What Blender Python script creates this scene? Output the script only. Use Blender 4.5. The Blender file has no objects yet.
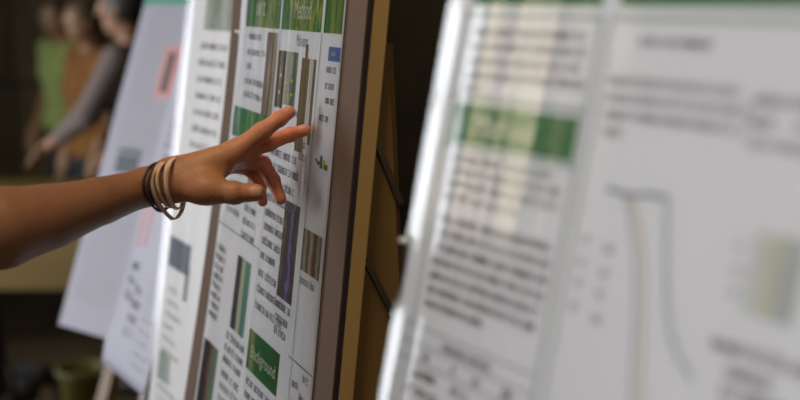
import bpy, math, random
import numpy as np
from mathutils import Vector
random.seed(4)
C = bpy.context.scene.collection
sc = bpy.context.scene

# ------------------------------------------------------------------ camera, world, lights, exposure
PITCH = math.atan(200 / 1111.11)
CAM = np.array([0, 0, 1.65])
cam = bpy.data.objects.new('camera', bpy.data.cameras.new('camera'))
cam.data.lens = 50; cam.data.sensor_width = 36; cam.data.clip_start = 0.05
cam.location = CAM; cam.rotation_euler = (math.pi / 2 - PITCH, 0, 0)
cam.data.dof.use_dof = True; cam.data.dof.focus_distance = 1.27; cam.data.dof.aperture_fstop = 2.5
C.objects.link(cam); sc.camera = cam
sc.view_settings.view_transform = 'Standard'; sc.view_settings.look = 'None'
sc.view_settings.gamma = 1; sc.view_settings.use_curve_mapping = False
sc.view_settings.exposure = 0.28
sc.cycles.use_denoising = True
sc.cycles.sample_clamp_indirect = 6
sc.cycles.max_bounces = 8; sc.cycles.transparent_max_bounces = 16
w = bpy.data.worlds.new('world'); sc.world = w; w.use_nodes = True
bg = w.node_tree.nodes['Background']; bg.inputs[0].default_value = (.78, .85, 1, 1); bg.inputs[1].default_value = 0.6

def area(name, loc, rot, sx, sy, power, col):
    l = bpy.data.lights.new(name, 'AREA'); l.shape = 'RECTANGLE'; l.size = sx; l.size_y = sy
    l.energy = power; l.color = col
    o = bpy.data.objects.new(name, l); o.location = loc; o.rotation_euler = rot; C.objects.link(o)
    return o
XL = -4.0                                   # inner face of the window wall
WINDOWS = [(-2.0, 0.3), (2.72, 4.0), (6.35, 6.8)]     # Y spans of the window openings
WZ = (0.5, 2.75)
WPOW = [74, 104, 1.5]
for i, (y0, y1) in enumerate(WINDOWS):      # daylight coming through each window
    area('window_daylight', (XL - 0.22, (y0 + y1) / 2, sum(WZ) / 2), (0, -math.pi / 2, 0), WZ[1] - WZ[0], y1 - y0,
         WPOW[i], (.93, .965, 1.0))
# unseen warm ceiling lamps, added as fill light (their housings are built further down)
FILL_LAMPS = [(-0.5, 0.6), (0.2, -1.4), (-1.6, 5.2)]
FILL_POW = [14, 8, 1.0]
for (x, y), p in zip(FILL_LAMPS, FILL_POW):
    area('fill_light', (x, y, 2.87), (0, 0, 0), .5, .5, p, (1, .80, .55))

# ------------------------------------------------------------------ helpers
def tag(o, label=None, cat=None, group=None, kind=None):
    if label: o['label'] = label
    if cat: o['category'] = cat
    if group: o['group'] = group
    if kind: o['kind'] = kind
    return o

WL = {}
def empty(name, loc, label, cat, group=None):
    o = bpy.data.objects.new(name, None); o.location = tuple(loc); o.empty_display_size = .1
    C.objects.link(o); WL[o] = np.array(loc, float)
    return tag(o, label, cat, group)

def mesh(name, verts, faces, m, parent=None, smooth=False, uvs=None, origin=None):
    """verts in world metres; a parent's place is taken off them"""
    v = np.array(verts, float)
    base = WL[parent] if parent is not None else (np.array(origin, float) if origin is not None else v.mean(0))
    me = bpy.data.meshes.new(name)
    me.from_pydata((v - base).tolist(), [], [tuple(int(i) for i in f) for f in faces])
    if uvs is not None:
        lay = me.uv_layers.new(name='UVMap')
        idx = np.empty(len(me.loops), int); me.loops.foreach_get('vertex_index', idx)
        lay.data.foreach_set('uv', np.array(uvs, float)[idx].ravel())
    if m: me.materials.append(m)
    if smooth: me.polygons.foreach_set('use_smooth', [True] * len(me.polygons))
    me.update()
    o = bpy.data.objects.new(name, me); C.objects.link(o)
    if parent is not None: o.parent = parent; WL[o] = base
    else: o.location = tuple(base); WL[o] = base
    return o

class MB:
    def __init__(s): s.v = []; s.f = []
    def box(s, a, b):
        n = len(s.v); (x0, y0, z0), (x1, y1, z1) = a, b
        s.v += [(x0,y0,z0),(x1,y0,z0),(x1,y1,z0),(x0,y1,z0),(x0,y0,z1),(x1,y0,z1),(x1,y1,z1),(x0,y1,z1)]
        s.f += [tuple(n+i for i in q) for q in ((0,3,2,1),(4,5,6,7),(0,1,5,4),(1,2,6,5),(2,3,7,6),(3,0,4,7))]
        return s
    def bar(s, p, q, wd, th, up=(0, 0, 1)):
        p = np.array(p, float); q = np.array(q, float); d = (q - p) / np.linalg.norm(q - p)
        a = np.cross(d, np.array(up, float)); a /= np.linalg.norm(a); b = np.cross(a, d); n = len(s.v)
        for e in (p, q):
            for i, j in ((-1,-1),(1,-1),(1,1),(-1,1)): s.v.append(tuple(e + a*i*wd/2 + b*j*th/2))
        s.f += [tuple(n+i for i in r) for r in ((0,1,2,3),(7,6,5,4),(0,4,5,1),(1,5,6,2),(2,6,7,3),(3,7,4,0))]
        return s
    def tube(s, pts, r, seg=12, r2=None):
        pts = [np.array(p, float) for p in pts]; n0 = len(s.v)
        d0 = pts[1] - pts[0]; up = np.array([0, 0, 1.]) if abs(d0[2]) < .9 * np.linalg.norm(d0) else np.array([1., 0, 0])
        for i, p in enumerate(pts):
            d = pts[min(i+1, len(pts)-1)] - pts[max(i-1, 0)]; d /= np.linalg.norm(d)
            a = np.cross(d, up); a /= np.linalg.norm(a); b = np.cross(a, d)
            rr = r if r2 is None else r + (r2 - r) * i / (len(pts) - 1)
            for k in range(seg):
                t = 2 * math.pi * k / seg; s.v.append(tuple(p + rr*(a*math.cos(t) + b*math.sin(t))))
        for i in range(len(pts) - 1):
            for k in range(seg):
                q = n0 + i*seg; s.f.append((q+k, q+(k+1) % seg, q+seg+(k+1) % seg, q+seg+k))
        s.f.append(tuple(n0 + k for k in range(seg))[::-1]); s.f.append(tuple(n0 + (len(pts)-1)*seg + k for k in range(seg)))
        return s
    def build(s, name, m, parent=None, smooth=False, origin=None): return mesh(name, s.v, s.f, m, parent, smooth, origin=origin)

# ------------------------------------------------------------------ materials
def mat(name, col, rough=.6, metal=0, noise=0, nscale=8, bump=0, bscale=60, spec=.5, sss=0, stretch=None):
    m = bpy.data.materials.new(name); m.use_nodes = True; nt = m.node_tree; b = nt.nodes['Principled BSDF']
    b.inputs['Base Color'].default_value = (*col, 1); b.inputs['Roughness'].default_value = rough
    b.inputs['Metallic'].default_value = metal; b.inputs['Specular IOR Level'].default_value = spec
    tc = nt.nodes.new('ShaderNodeTexCoord'); mp = nt.nodes.new('ShaderNodeMapping')
    nt.links.new(tc.outputs['Object'], mp.inputs[0])
    if stretch: mp.inputs['Scale'].default_value = stretch
    if noise:
        n = nt.nodes.new('ShaderNodeTexNoise'); n.inputs['Scale'].default_value = nscale; n.inputs['Detail'].default_value = 5
        r = nt.nodes.new('ShaderNodeValToRGB')
        r.color_ramp.elements[0].position = .3; r.color_ramp.elements[1].position = .7
        r.color_ramp.elements[0].color = (*[c*(1-noise) for c in col], 1); r.color_ramp.elements[1].color = (*[min(1, c*(1+noise)) for c in col], 1)
        nt.links.new(mp.outputs[0], n.inputs[0]); nt.links.new(n.outputs[0], r.inputs[0]); nt.links.new(r.outputs[0], b.inputs['Base Color'])
    if bump:
        n = nt.nodes.new('ShaderNodeTexNoise'); n.inputs['Scale'].default_value = bscale; n.inputs['Detail'].default_value = 4
        bp = nt.nodes.new('ShaderNodeBump'); bp.inputs['Strength'].default_value = bump; bp.inputs['Distance'].default_value = .002
        nt.links.new(mp.outputs[0], n.inputs[0]); nt.links.new(n.outputs[0], bp.inputs['Height']); nt.links.new(bp.outputs[0], b.inputs['Normal'])
    if sss:
        b.inputs['Subsurface Weight'].default_value = sss; b.inputs['Subsurface Radius'].default_value = (1, .35, .18); b.inputs['Subsurface Scale'].default_value = .006
    return m

def film_mat(name, ripple=1.0, us=26, vs=1.6, rough=.06, gain=1.0):
    """clear plastic cover: clear to look through, glossy at a slant, rippled along its width"""
    m = bpy.data.materials.new(name); m.use_nodes = True; nt = m.node_tree
    for n in list(nt.nodes): nt.nodes.remove(n)
    out = nt.nodes.new('ShaderNodeOutputMaterial'); mix = nt.nodes.new('ShaderNodeMixShader')
    tr = nt.nodes.new('ShaderNodeBsdfTransparent'); gl = nt.nodes.new('ShaderNodeBsdfGlossy'); gl.inputs['Roughness'].default_value = rough
    fr = nt.nodes.new('ShaderNodeFresnel'); fr.inputs['IOR'].default_value = 1.5
    mu = nt.nodes.new('ShaderNodeMath'); mu.operation = 'MULTIPLY'; mu.inputs[1].default_value = 1.6 * gain; mu.use_clamp = True
    uv = nt.nodes.new('ShaderNodeUVMap'); mp = nt.nodes.new('ShaderNodeMapping'); mp.inputs['Scale'].default_value = (us, vs, 1)
    no = nt.nodes.new('ShaderNodeTexNoise'); no.inputs['Scale'].default_value = 1; no.inputs['Detail'].default_value = 2.5
    bp = nt.nodes.new('ShaderNodeBump'); bp.inputs['Strength'].default_value = 1; bp.inputs['Distance'].default_value = .0045 * ripple
    L = nt.links.new
    L(uv.outputs[0], mp.inputs[0]); L(mp.outputs[0], no.inputs[0]); L(no.outputs[0], bp.inputs['Height'])
    L(bp.outputs[0], gl.inputs['Normal']); L(fr.outputs[0], mu.inputs[0]); L(mu.outputs[0], mix.inputs[0])
    L(tr.outputs[0], mix.inputs[1]); L(gl.outputs[0], mix.inputs[2]); L(mix.outputs[0], out.inputs[0])
    return m

def print_mat(name, stops, us=4, vs=1, mixn=.5, rough=.55, seed=0):
    """printed picture: colours laid out across its width and broken up by noise"""
    m = bpy.data.materials.new(name); m.use_nodes = True; nt = m.node_tree; b = nt.nodes['Principled BSDF']; L = nt.links.new
    b.inputs['Roughness'].default_value = rough; b.inputs['Specular IOR Level'].default_value = .25
    tc = nt.nodes.new('ShaderNodeTexCoord'); mp = nt.nodes.new('ShaderNodeMapping'); mp.inputs['Scale'].default_value = (us, vs, 1); mp.inputs['Location'].default_value = (seed, seed*.7, 0)
    n = nt.nodes.new('ShaderNodeTexNoise'); n.inputs['Scale'].default_value = 1; n.inputs['Detail'].default_value = 4
    sp = nt.nodes.new('ShaderNodeSeparateXYZ'); mx = nt.nodes.new('ShaderNodeMath'); mx.operation = 'MULTIPLY_ADD'
    r = nt.nodes.new('ShaderNodeValToRGB')
    L(tc.outputs['UV'], mp.inputs[0]); L(mp.outputs[0], n.inputs[0]); L(tc.outputs['UV'], sp.inputs[0])
    s1 = nt.nodes.new('ShaderNodeMath'); s1.operation = 'SUBTRACT'; s1.inputs[1].default_value = .5
    L(n.outputs[0], s1.inputs[0]); L(s1.outputs[0], mx.inputs[0]); mx.inputs[1].default_value = mixn * 2; L(sp.outputs[0], mx.inputs[2])
    L(mx.outputs[0], r.inputs[0]); L(r.outputs[0], b.inputs['Base Color'])
    cr = r.color_ramp
    while len(cr.elements) < len(stops): cr.elements.new(.5)
    for e, (p, c) in zip(cr.elements, stops): e.position = p; e.color = (*c, 1)
    return m

M = dict(
    paper=mat('poster_paper', (.80, .79, .81), .5, spec=.3, noise=.015, nscale=6),
    paper_dim=mat('dimmed_blue_paper', (.40, .40, .50), .6, spec=.2),  # dimmer, bluer light on the far posters is put into this paper colour
    ink=mat('print_ink', (.18, .17, .18), .6), ink_grey=mat('grey_ink', (.19, .19, .21), .6), ink_brown=mat('brown_ink', (.09, .055, .045), .6),
    rule=mat('rule_ink', (.42, .47, .42), .6), line_blue=mat('blue_ink', (.09, .13, .20), .6), line_tan=mat('tan_ink', (.75, .60, .42), .6),
    line_grey=mat('pale_line_ink', (.42, .44, .46), .6), green=mat('green_ink', (.035, .17, .035), .5),
    pale=mat('pale_letter_ink', (.62, .66, .50), .5), blue=mat('blue_box_ink', (.07, .13, .38), .5),
    pink=mat('pink_ink', (.62, .28, .28), .6), red=mat('red_ink', (.55, .10, .08), .6), darkblue=mat('dark_blue_ink', (.035, .045, .075), .6),
    teal=mat('teal_ink', (.08, .30, .22), .5),
    mauve=mat('mauve_board', (.10, .063, .046), .8, spec=.15, noise=.05, nscale=5), gap_shade=mat('gap_shade_dark', (.03, .025, .035), .6),
    gold=mat('tan_board_core', (.58, .38, .155), .8, noise=.08, nscale=10, stretch=(1, 1, .2)),
    board=mat('board_back', (.30, .20, .09), .7, noise=.1, nscale=8), strut=mat('strut_wood', (.075, .058, .038), .6),
    leaf=mat('brown_leaf', (.33, .21, .085), .8, noise=.15, nscale=6, spec=.1), easel=mat('easel_wood', (.20, .12, .06), .5, noise=.2, nscale=12, stretch=(1, 1, .1)),
    pin=mat('clear_pin', (.8, .85, .85), .15),
    wall=mat('brown_wall_paint', (.046, .027, .005), .8, noise=.5, nscale=1.6), wall2=mat('light_wall_paint', (.42, .36, .28), .8, noise=.04, nscale=2),
    floor=mat('dark_floor', (.055, .038, .02), .45, noise=.3, nscale=3, stretch=(1, .2, 1)), ceil=mat('ceiling_paint', (.25, .22, .18), .9),
    frame=mat('window_frame_paint', (.25, .22, .18), .5), bench=mat('tan_counter_wood', (.19, .125, .035), .55, noise=.15, nscale=4, stretch=(.3, 1, 1)),
    dark=mat('dark_wood', (.025, .017, .01), .5, noise=.2, nscale=6),
    black=mat('black_fabric', (.012, .012, .013), .8, bump=.3, bscale=300),
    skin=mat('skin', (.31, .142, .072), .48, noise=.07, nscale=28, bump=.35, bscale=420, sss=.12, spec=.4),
    skin_dim=mat('tanned_skin', (.26, .13, .065), .5, noise=.05, nscale=20),
    nail=mat('nail', (.52, .26, .19), .42, spec=.4), hair=mat('dark_hair', (.02, .013, .01), .5, bump=.6, bscale=150),
    hair_brown=mat('brown_hair', (.06, .035, .015), .5, bump=.6, bscale=150),
    lime=mat('light_green_cotton', (.25, .32, .09), .85, bump=.3, bscale=120), orange=mat('rust_cotton', (.18, .07, .010), .85, bump=.3, bscale=120),
    greycloth=mat('grey_cotton', (.15, .12, .108), .85, bump=.3, bscale=120), jeans=mat('dark_trousers', (.02, .02, .028), .85),
    band_dark=mat('dark_elastic', (.035, .02, .018), .6, bump=.5, bscale=500), band_tan=mat('tan_rubber', (.62, .42, .28), .5, noise=.04, nscale=40),
    band_pale=mat('pale_tan_rubber', (.72, .52, .37), .5, noise=.04, nscale=40),
    olive=mat('olive_plastic', (.085, .08, .012), .5), eye=mat('eye_white', (.7, .68, .65), .2), iris=mat('eye_dark', (.03, .02, .015), .2),
    shoe=mat('shoe_leather', (.02, .018, .016), .4), lampm=mat('lamp_housing', (.5, .5, .48), .4),
)

# brightening towards the hand is light painted into the skin; pink fingertips are its own
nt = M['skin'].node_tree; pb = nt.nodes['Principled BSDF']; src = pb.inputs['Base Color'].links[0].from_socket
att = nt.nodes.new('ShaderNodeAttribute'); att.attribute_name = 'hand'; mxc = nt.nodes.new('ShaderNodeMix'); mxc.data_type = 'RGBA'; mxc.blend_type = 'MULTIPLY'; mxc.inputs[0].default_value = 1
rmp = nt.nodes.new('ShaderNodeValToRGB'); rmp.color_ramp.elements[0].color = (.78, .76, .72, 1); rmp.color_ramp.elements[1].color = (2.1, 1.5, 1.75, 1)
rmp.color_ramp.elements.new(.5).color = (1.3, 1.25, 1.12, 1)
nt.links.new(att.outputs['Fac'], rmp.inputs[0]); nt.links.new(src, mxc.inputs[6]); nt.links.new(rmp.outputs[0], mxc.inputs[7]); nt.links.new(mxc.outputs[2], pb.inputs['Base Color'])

# ------------------------------------------------------------------ room
def struct(name, a, b, m):
    o = MB().box(a, b).build(name, m); o['kind'] = 'structure'; return o
Y0, Y1, XR, H = -4.0, 9.0, 3.0, 3.0
struct('floor', (XL-.2, Y0-.1, -.1), (XR+.1, Y1+.1, 0), M['floor'])
struct('ceiling', (XL-.2, Y0-.1, H), (XR+.1, Y1+.1, H+.1), M['ceil'])
struct('wall_back', (XL-.2, Y1, 0), (XR+.1, Y1+.1, H), M['wall'])
struct('wall_front', (XL-.2, Y0-.1, 0), (XR+.1, Y0, H), M['wall2'])
struct('wall_right', (XR, Y0, 0), (XR+.1, Y1, H), M['wall'])
mb = MB(); ys = Y0
for (a, b) in WINDOWS:
    mb.box((XL-.2, ys, 0), (XL, a, H)); mb.box((XL-.2, a, 0), (XL, b, WZ[0])); mb.box((XL-.2, a, WZ[1]), (XL, b, H)); ys = b
mb.box((XL-.2, ys, 0), (XL, Y1, H)); o = mb.build('wall_left', M['wall']); o['kind'] = 'structure'
for i, (a, b) in enumerate(WINDOWS):
    f = MB(); t = .04
    f.box((XL-.16, a, WZ[0]), (XL-.10, a+t, WZ[1])).box((XL-.16, b-t, WZ[0]), (XL-.10, b, WZ[1])).box((XL-.16, a+t, WZ[0]), (XL-.10, b-t, WZ[0]+t)).box((XL-.16, a+t, WZ[1]-t), (XL-.10, b-t, WZ[1]))
    f.box((XL-.155, a+t, 2.15), (XL-.105, b-t, 2.19))
    o = f.build('window_%d' % (i+1), M['frame']); o['kind'] = 'structure'
    s = MB().box((XL, a-.04, WZ[0]-.04), (XL+.08, b+.04, WZ[0]-.005)).build('window_sill', M['frame'], o)
struct('baseboard_back', (XL, Y1-.02, 0), (XR, Y1, .12), M['dark'])
struct('baseboard_right', (XR-.02, Y0, 0), (XR, Y1, .12), M['dark'])
# dark timber uprights on the back wall
for i, x in enumerate((-3.75, -2.75, -1.75, -.6, .6, 1.8)):
    struct('trim_%d' % (i+1), (x, Y1-.05, .12), (x+.12, Y1, H), M['dark'])
for i, (x, y) in enumerate(FILL_LAMPS):  # housings round the added fill lamps
    lamp = empty('fill_lamp', (x, y, 2.9), ('unseen square lamp added above the posters as fill light', 'unseen square lamp added behind the camera as fill light', 'unseen square lamp added above the people at the counter as fill light')[i], 'ceiling lamp', 'added lamps')
    f = MB(); s = .31
    for (a, b) in (((-s,-s),(s,-s+.04)), ((-s,s-.04),(s,s)), ((-s,-s+.04),(-s+.04,s-.04)), ((s-.04,-s+.04),(s,s-.04))):
        f.box((x+a[0], y+a[1], 2.88), (x+b[0], y+b[1], 3.0))
    f.build('housing', M['lampm'], lamp)

sl = empty('glare_panel', (XL, 2.15, 2.2), 'tall warm glowing panel, unseen, added to reflect in the poster covers', 'glare panel')
em = bpy.data.materials.new('warm_glare_glow'); em.use_nodes = True; eb = em.node_tree.nodes['Principled BSDF']  # unseen glow added to make cream streaks in the clear covers
eb.inputs['Base Color'].default_value = (.8, .7, .5, 1); eb.inputs['Emission Color'].default_value = (1, .86, .55, 1); eb.inputs['Emission Strength'].default_value = 7
MB().box((XL, 2.02, 1.66), (XL+.03, 2.28, 2.84)).build('back_plate', M['frame'], sl)
MB().box((XL+.03, 2.04, 1.70), (XL+.12, 2.26, 2.80)).build('glow_box', em, sl)

# ------------------------------------------------------------------ leaning planes that carry the posters
class Plane:
    """u runs along the board towards the camera, v up its slope, h out of its face (to the left)"""
    def __init__(s, O, yaw, lean, warp=None):
        y = math.radians(yaw); l = math.radians(lean)
        s.O = np.array(O); s.U = np.array([math.cos(y), math.sin(y), 0]); Hh = np.array([-s.U[1], s.U[0], 0]); Hh = Hh if Hh[0] > 0 else -Hh
        s.V = math.sin(l)*Hh + math.cos(l)*np.array([0, 0, 1.]); s.N = np.cross(s.U, s.V); s.N = s.N if s.N[0] < 0 else -s.N
        s.warp = warp or (lambda u, v: 0.0)
    def p(s, u, v, h=0): return s.O + s.U*u + s.V*v + s.N*(h + s.warp(u, v))
    def slab(s, u0, v0, u1, v1, h0, h1, name, m, parent, du=.02, smooth=False):
        nu = max(1, int(math.ceil((u1-u0)/du))); nv = max(1, int(math.ceil((v1-v0)/(du*2))))
        V, F, T = [], [], []
        for h in (h0, h1):
            for j in range(nv+1):
                for i in range(nu+1):
                    u = u0+(u1-u0)*i/nu; v = v0+(v1-v0)*j/nv; V.append(s.p(u, v, h)); T.append((i/nu, j/nv))
        K = (nu+1)*(nv+1); g = lambda i, j, k: k*K + j*(nu+1) + i
        for j in range(nv):
            for i in range(nu):
                F.append((g(i,j,1), g(i,j+1,1), g(i+1,j+1,1), g(i+1,j,1))); F.append((g(i,j,0), g(i+1,j,0), g(i+1,j+1,0), g(i,j+1,0)))
        for i in range(nu): F.append((g(i,0,0), g(i,0,1), g(i+1,0,1), g(i+1,0,0))); F.append((g(i,nv,0), g(i+1,nv,0), g(i+1,nv,1), g(i,nv,1)))
        for j in range(nv): F.append((g(0,j,0), g(0,j+1,0), g(0,j+1,1), g(0,j,1))); F.append((g(nu,j,0), g(nu,j,1), g(nu,j+1,1), g(nu,j+1,0)))
        return mesh(name, V, F, m, parent, smooth, T)
    def quads(s, rects, h, name, m, parent):
        """many small printed marks (corner lists in u, v) as one flat print"""
        V, F, T = [], [], []
        for r in rects:
            n = len(V)
            for (u, v) in r: V.append(s.p(u, v, h)); T.append((u, v))
            F.append((n, n+1, n+2, n+3))
        return mesh(name, V, F, m, parent, uvs=T)
    def rect(s, u0, v0, u1, v1, name, m, parent, h=.0012): return s.slab(u0, v0, u1, v1, h-.0002, h, name, m, parent, .03)

def R(u0, v0, u1, v1): return [(u0, v0), (u1, v0), (u1, v1), (u0, v1)]

def glyphs(u, v, width, hgt, rnd, gap=True):
    """a run of letter-like strokes, one line long"""
    out = []; x = u; end = u + width; st = hgt*.17
    while x < end:
        nl = rnd.randint(2, 8)
        for k in range(nl):
            wd = hgt*rnd.uniform(.42, .66)
            if x + wd > end: break
            kind = rnd.randint(0, 5); top = hgt if rnd.random() > .3 else hgt*1.4
            if kind != 5: out.append(R(x, v, x+st, v+(top if kind in (1, 2) else hgt)))
            if kind in (0, 2, 3): out.append(R(x+wd-st, v, x+wd, v+hgt))
            if kind in (0, 1, 4, 5): out.append(R(x, v+hgt*.82, x+wd, v+hgt))
            if kind in (1, 3, 4, 5): out.append(R(x, v, x+wd, v+hgt*.18))
            if kind in (4, 5): out.append(R(x, v+hgt*.42, x+wd, v+hgt*.57))
            x += wd + hgt*.16
        x += hgt*.5
        if not gap: break
    return out

def para(pl, rows, hgt, name, m, parent, seed, h=.0013):
    rnd = random.Random(seed); groups = []
    for r in rows:                      # rows that stand together are one block
        for g in groups:
            if any(abs(r[0]-a[0]) < .045 and abs(r[1]-a[1]) < hgt*4.2 for a in g): g.append(r); break
        else: groups.append([r])
    for g in groups:
        q = []
        for (u, v, wd) in g: q += glyphs(u, v, wd, hgt, rnd)
        pl.quads(q, h, name, m, parent)

def lettering(pl, text, u, v, size, m, parent, name='lettering', sx=1.0, h=.0016):
    """real letters, centred at u, v"""
    cu = bpy.data.curves.new(name, 'FONT'); cu.body = text; cu.size = size; cu.align_x = 'CENTER'; cu.align_y = 'CENTER'; cu.resolution_u = 2
    t = bpy.data.objects.new('tmp', cu); C.objects.link(t)
    dg = bpy.context.evaluated_depsgraph_get(); me = bpy.data.meshes.new_from_object(t.evaluated_get(dg))
    V = [pl.p(u + a.co.x*sx, v + a.co.y, h) for a in me.vertices]; F = [tuple(p.vertices) for p in me.polygons]
    bpy.data.objects.remove(t); bpy.data.curves.remove(cu); bpy.data.meshes.remove(me)
    return mesh(name, V, F, m, parent)

def polyline(pl, pts, wd, name, m, parent, h=.0014):
    q = []
    for (a, b) in zip(pts[:-1], pts[1:]):
        d = np.array(b) - np.array(a); d = d/np.linalg.norm(d); n = np.array([-d[1], d[0]])*wd/2
        q.append([tuple(np.array(a)-n), tuple(np.array(b)-n), tuple(np.array(b)+n), tuple(np.array(a)+n)])
    return pl.quads(q, h, name, m, parent)

def cover(pl, u0, v0, u1, v1, parent, m, h=.004, amp=.0006, curl=.0, lam=.05, seed=0, cw=.024, lin=0.0):
    """clear sheet: gentle upright ripples, its far edge rolling back round the board"""
    rnd = random.Random(seed); ph = [rnd.uniform(0, 6.28) for _ in range(4)]
    nu = int((u1-u0)/.004); nv = 24; V, F, T = [], [], []
    for j in range(nv+1):
        for i in range(nu+1):
            u = u0+(u1-u0)*i/nu; v = v0+(v1-v0)*j/nv; a = v*2.1
            d = amp*(math.sin(2*math.pi*u/lam+ph[0]+a) + .6*math.sin(2*math.pi*u/(lam*.43)+ph[1]-a*1.7) + .5*math.sin(2*math.pi*u/(lam*2.3)+ph[2]+a))
            k = max(0, 1-(u-u0)/cw); d -= curl*k*k + lin*max(0, cw-(u-u0))
            V.append(pl.p(u, v, h+d)); T.append((u, v))
    for j in range(nv):
        for i in range(nu):
            q = j*(nu+1)+i; F.append((q, q+1, q+nu+2, q+nu+1))
    if np.cross(pl.U, pl.V) @ pl.N < 0: F = [f[::-1] for f in F]
    return mesh('clear_cover', V, F, m, parent, True, T)

def stand(pl, root, u0, u1, vb, vt, th, wood, foot=.45, rear=True):
    """two legs down the back of the board to the floor, a ledge and a rear prop"""
    for u in (u0+.07, u1-.07):
        top = pl.p(u, vt-.03, -th-.016); d = -pl.V; bot = top + d*(top[2]/pl.V[2])
        MB().bar(bot, top, .03, .026, pl.N).build('leg', wood, root)
    um = (u0+u1)/2
    MB().bar(pl.p(u0+.03, vb-.012, .002), pl.p(u1-.03, vb-.012, .002), .05, .02, pl.V).build('ledge', wood, root)
    if rear:
        top = pl.p(um, vt-.1, -th-.05); back = -np.array([pl.N[0], pl.N[1], 0]); back /= np.linalg.norm(back)
        bot = top + back*foot; bot[2] = 0.0
        MB().bar(bot, top, .03, .026, pl.N).build('rear_leg', wood, root)
        MB().bar(pl.p(u0+.05, vt-.1, -th-.04), pl.p(u1-.05, vt-.1, -th-.04), .025, .022, pl.V).build('crossbar', wood, root)

FILM_E = film_mat('clear_film', .35, 16, .8, .11, .5); FILM_D = film_mat('clear_film_rippled', .3, 26, 1.2, .08, .55); FILM_B = film_mat('clear_film_soft', .3, 18, 1.2, .2, .35)

# ------------------------------------------------------------------ poster board touched by the hand (D)
def warpD(u, v):
    s = min(max((.08-u)/.45, 0), 1.15); b = min(max((.1-v)/.55, 0), 1.3)
    return .028*s*b**1.5 + .0004*math.exp(-((u-.008+.05*(v))/.012)**2)
D = Plane((-.1021, 1.2695, 1.5054), -67.44, 5.887, warpD)
sD = empty('poster_board', (*(D.O + D.U*-.13)[:2], 0), 'mauve-edged display board with tan core, under the poster the hand touches', 'display board', 'display boards in the row')
D.slab(-.405, -.75, .145, .42, -.0075, -.002, 'gap_shade', M['gap_shade'], sD)  # dark layer painted in for the shaded gap behind the face
D.slab(-.405, -.75, .145, .42, -.024, -.0075, 'board_core', M['gold'], sD)
D.slab(-.405, -.75, .145, .42, -.002, .0, 'board_face', M['mauve'], sD)
tp, bt = D.p(0, .36, -.026), D.p(0, -.75, -.026)
# rear leaf of the A-frame, hinged under the top and swung out at the bottom
def leaf_pt(u, t, off=0): # t 0 top .. 1 bottom
    a = D.O + D.U*u + D.V*.10; back = -np.array([D.N[0], D.N[1], 0]); back /= np.linalg.norm(back)
    return a + back*(.027 + t*.07 + off) - np.array([0, 0, 1.])*t*1.59
V = []; 
for off in (0, .012):
    for (u, t) in ((-.30, 0), (.128, 0), (.128, 1), (-.30, 1)): V.append(leaf_pt(u, t, off))
mesh('rear_leaf', V, [(0,1,2,3),(7,6,5,4),(0,4,5,1),(1,5,6,2),(2,6,7,3),(3,7,4,0)], M['leaf'], sD)
gs = [D.p(.1345, .110, -.0245), D.p(.1345, -.74, -.0245), leaf_pt(.1345, .96, .013), leaf_pt(.1345, .0, .004)]; gs += [g - D.U*.006 for g in gs]
mesh('side_gusset', gs, [(0,1,2,3),(7,6,5,4),(0,4,5,1),(1,5,6,2),(2,6,7,3),(3,7,4,0)], M['leaf'], sD)
for (va, tb) in ((.0, .105), (-.125, .20)):
    a = D.p(.1385, va, -.026); b = leaf_pt(.1385, tb, .008); MB().bar(a, b, .006, .012, D.U).build('stay', M['strut'], sD)
for u in (-.33, .11):
    a = D.p(u, -.75, -.012); b = a - D.V*(a[2]/D.V[2]); MB().bar(b, a + D.V*.05 - D.N*.022, .03, .02, D.N).build('leg', M['easel'], sD)

pD = empty('research_poster', D.p(-.13, -.6, .001), 'white poster with green headings and narrow photos that the fingertip touches', 'poster', 'research posters')
D.slab(-.352, -.68, .083, .36, .0002, .0009, 'paper', M['paper'], pD, .01, True)
streaky = print_mat('green_grass_print', [(0, (.03,.14,.02)), (.30, (.06,.19,.02)), (.42, (.16,.25,.03)), (.50, (.34,.33,.05)), (.58, (.12,.22,.02)), (.72, (.05,.16,.02)), (.85, (.26,.28,.05)), (1, (.05,.17,.02))], 9, 1.0, .75)  # green print broken by olive-yellow streaks
streaky2 = print_mat('green_streak_print_b', [(0, (.04,.16,.02)), (.25, (.10,.21,.03)), (.36, (.34,.33,.05)), (.48, (.06,.17,.02)), (.6, (.14,.23,.03)), (.7, (.32,.32,.05)), (.8, (.06,.17,.02)), (1, (.05,.17,.03))], 8, 1.1, .75, seed=3)
for k, (a, b, mm) in enumerate(((-.318, -.154, streaky), (-.146, .010, streaky2), (.019, .079, streaky))):
    bn = D.rect(a, .109, b, .20, 'heading_banner', mm, pD)
    for q in ():
        pass
para(D, [(-.262, .125, .045)], .016, 'banner_text', M['pale'], pD, 70, .0017); lettering(D, 'Method', -.062, .133, .034, M['pale'], pD, sx=.62)
para(D, [(-.30, .2+.02, .14), (-.12, .22, .12)], .008, 'text_block', M['ink'], pD, 1)
lettering(D, 'Multi-sensor', -.055, .097, .021, M['ink'], pD, 'subheading', .42)
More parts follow.
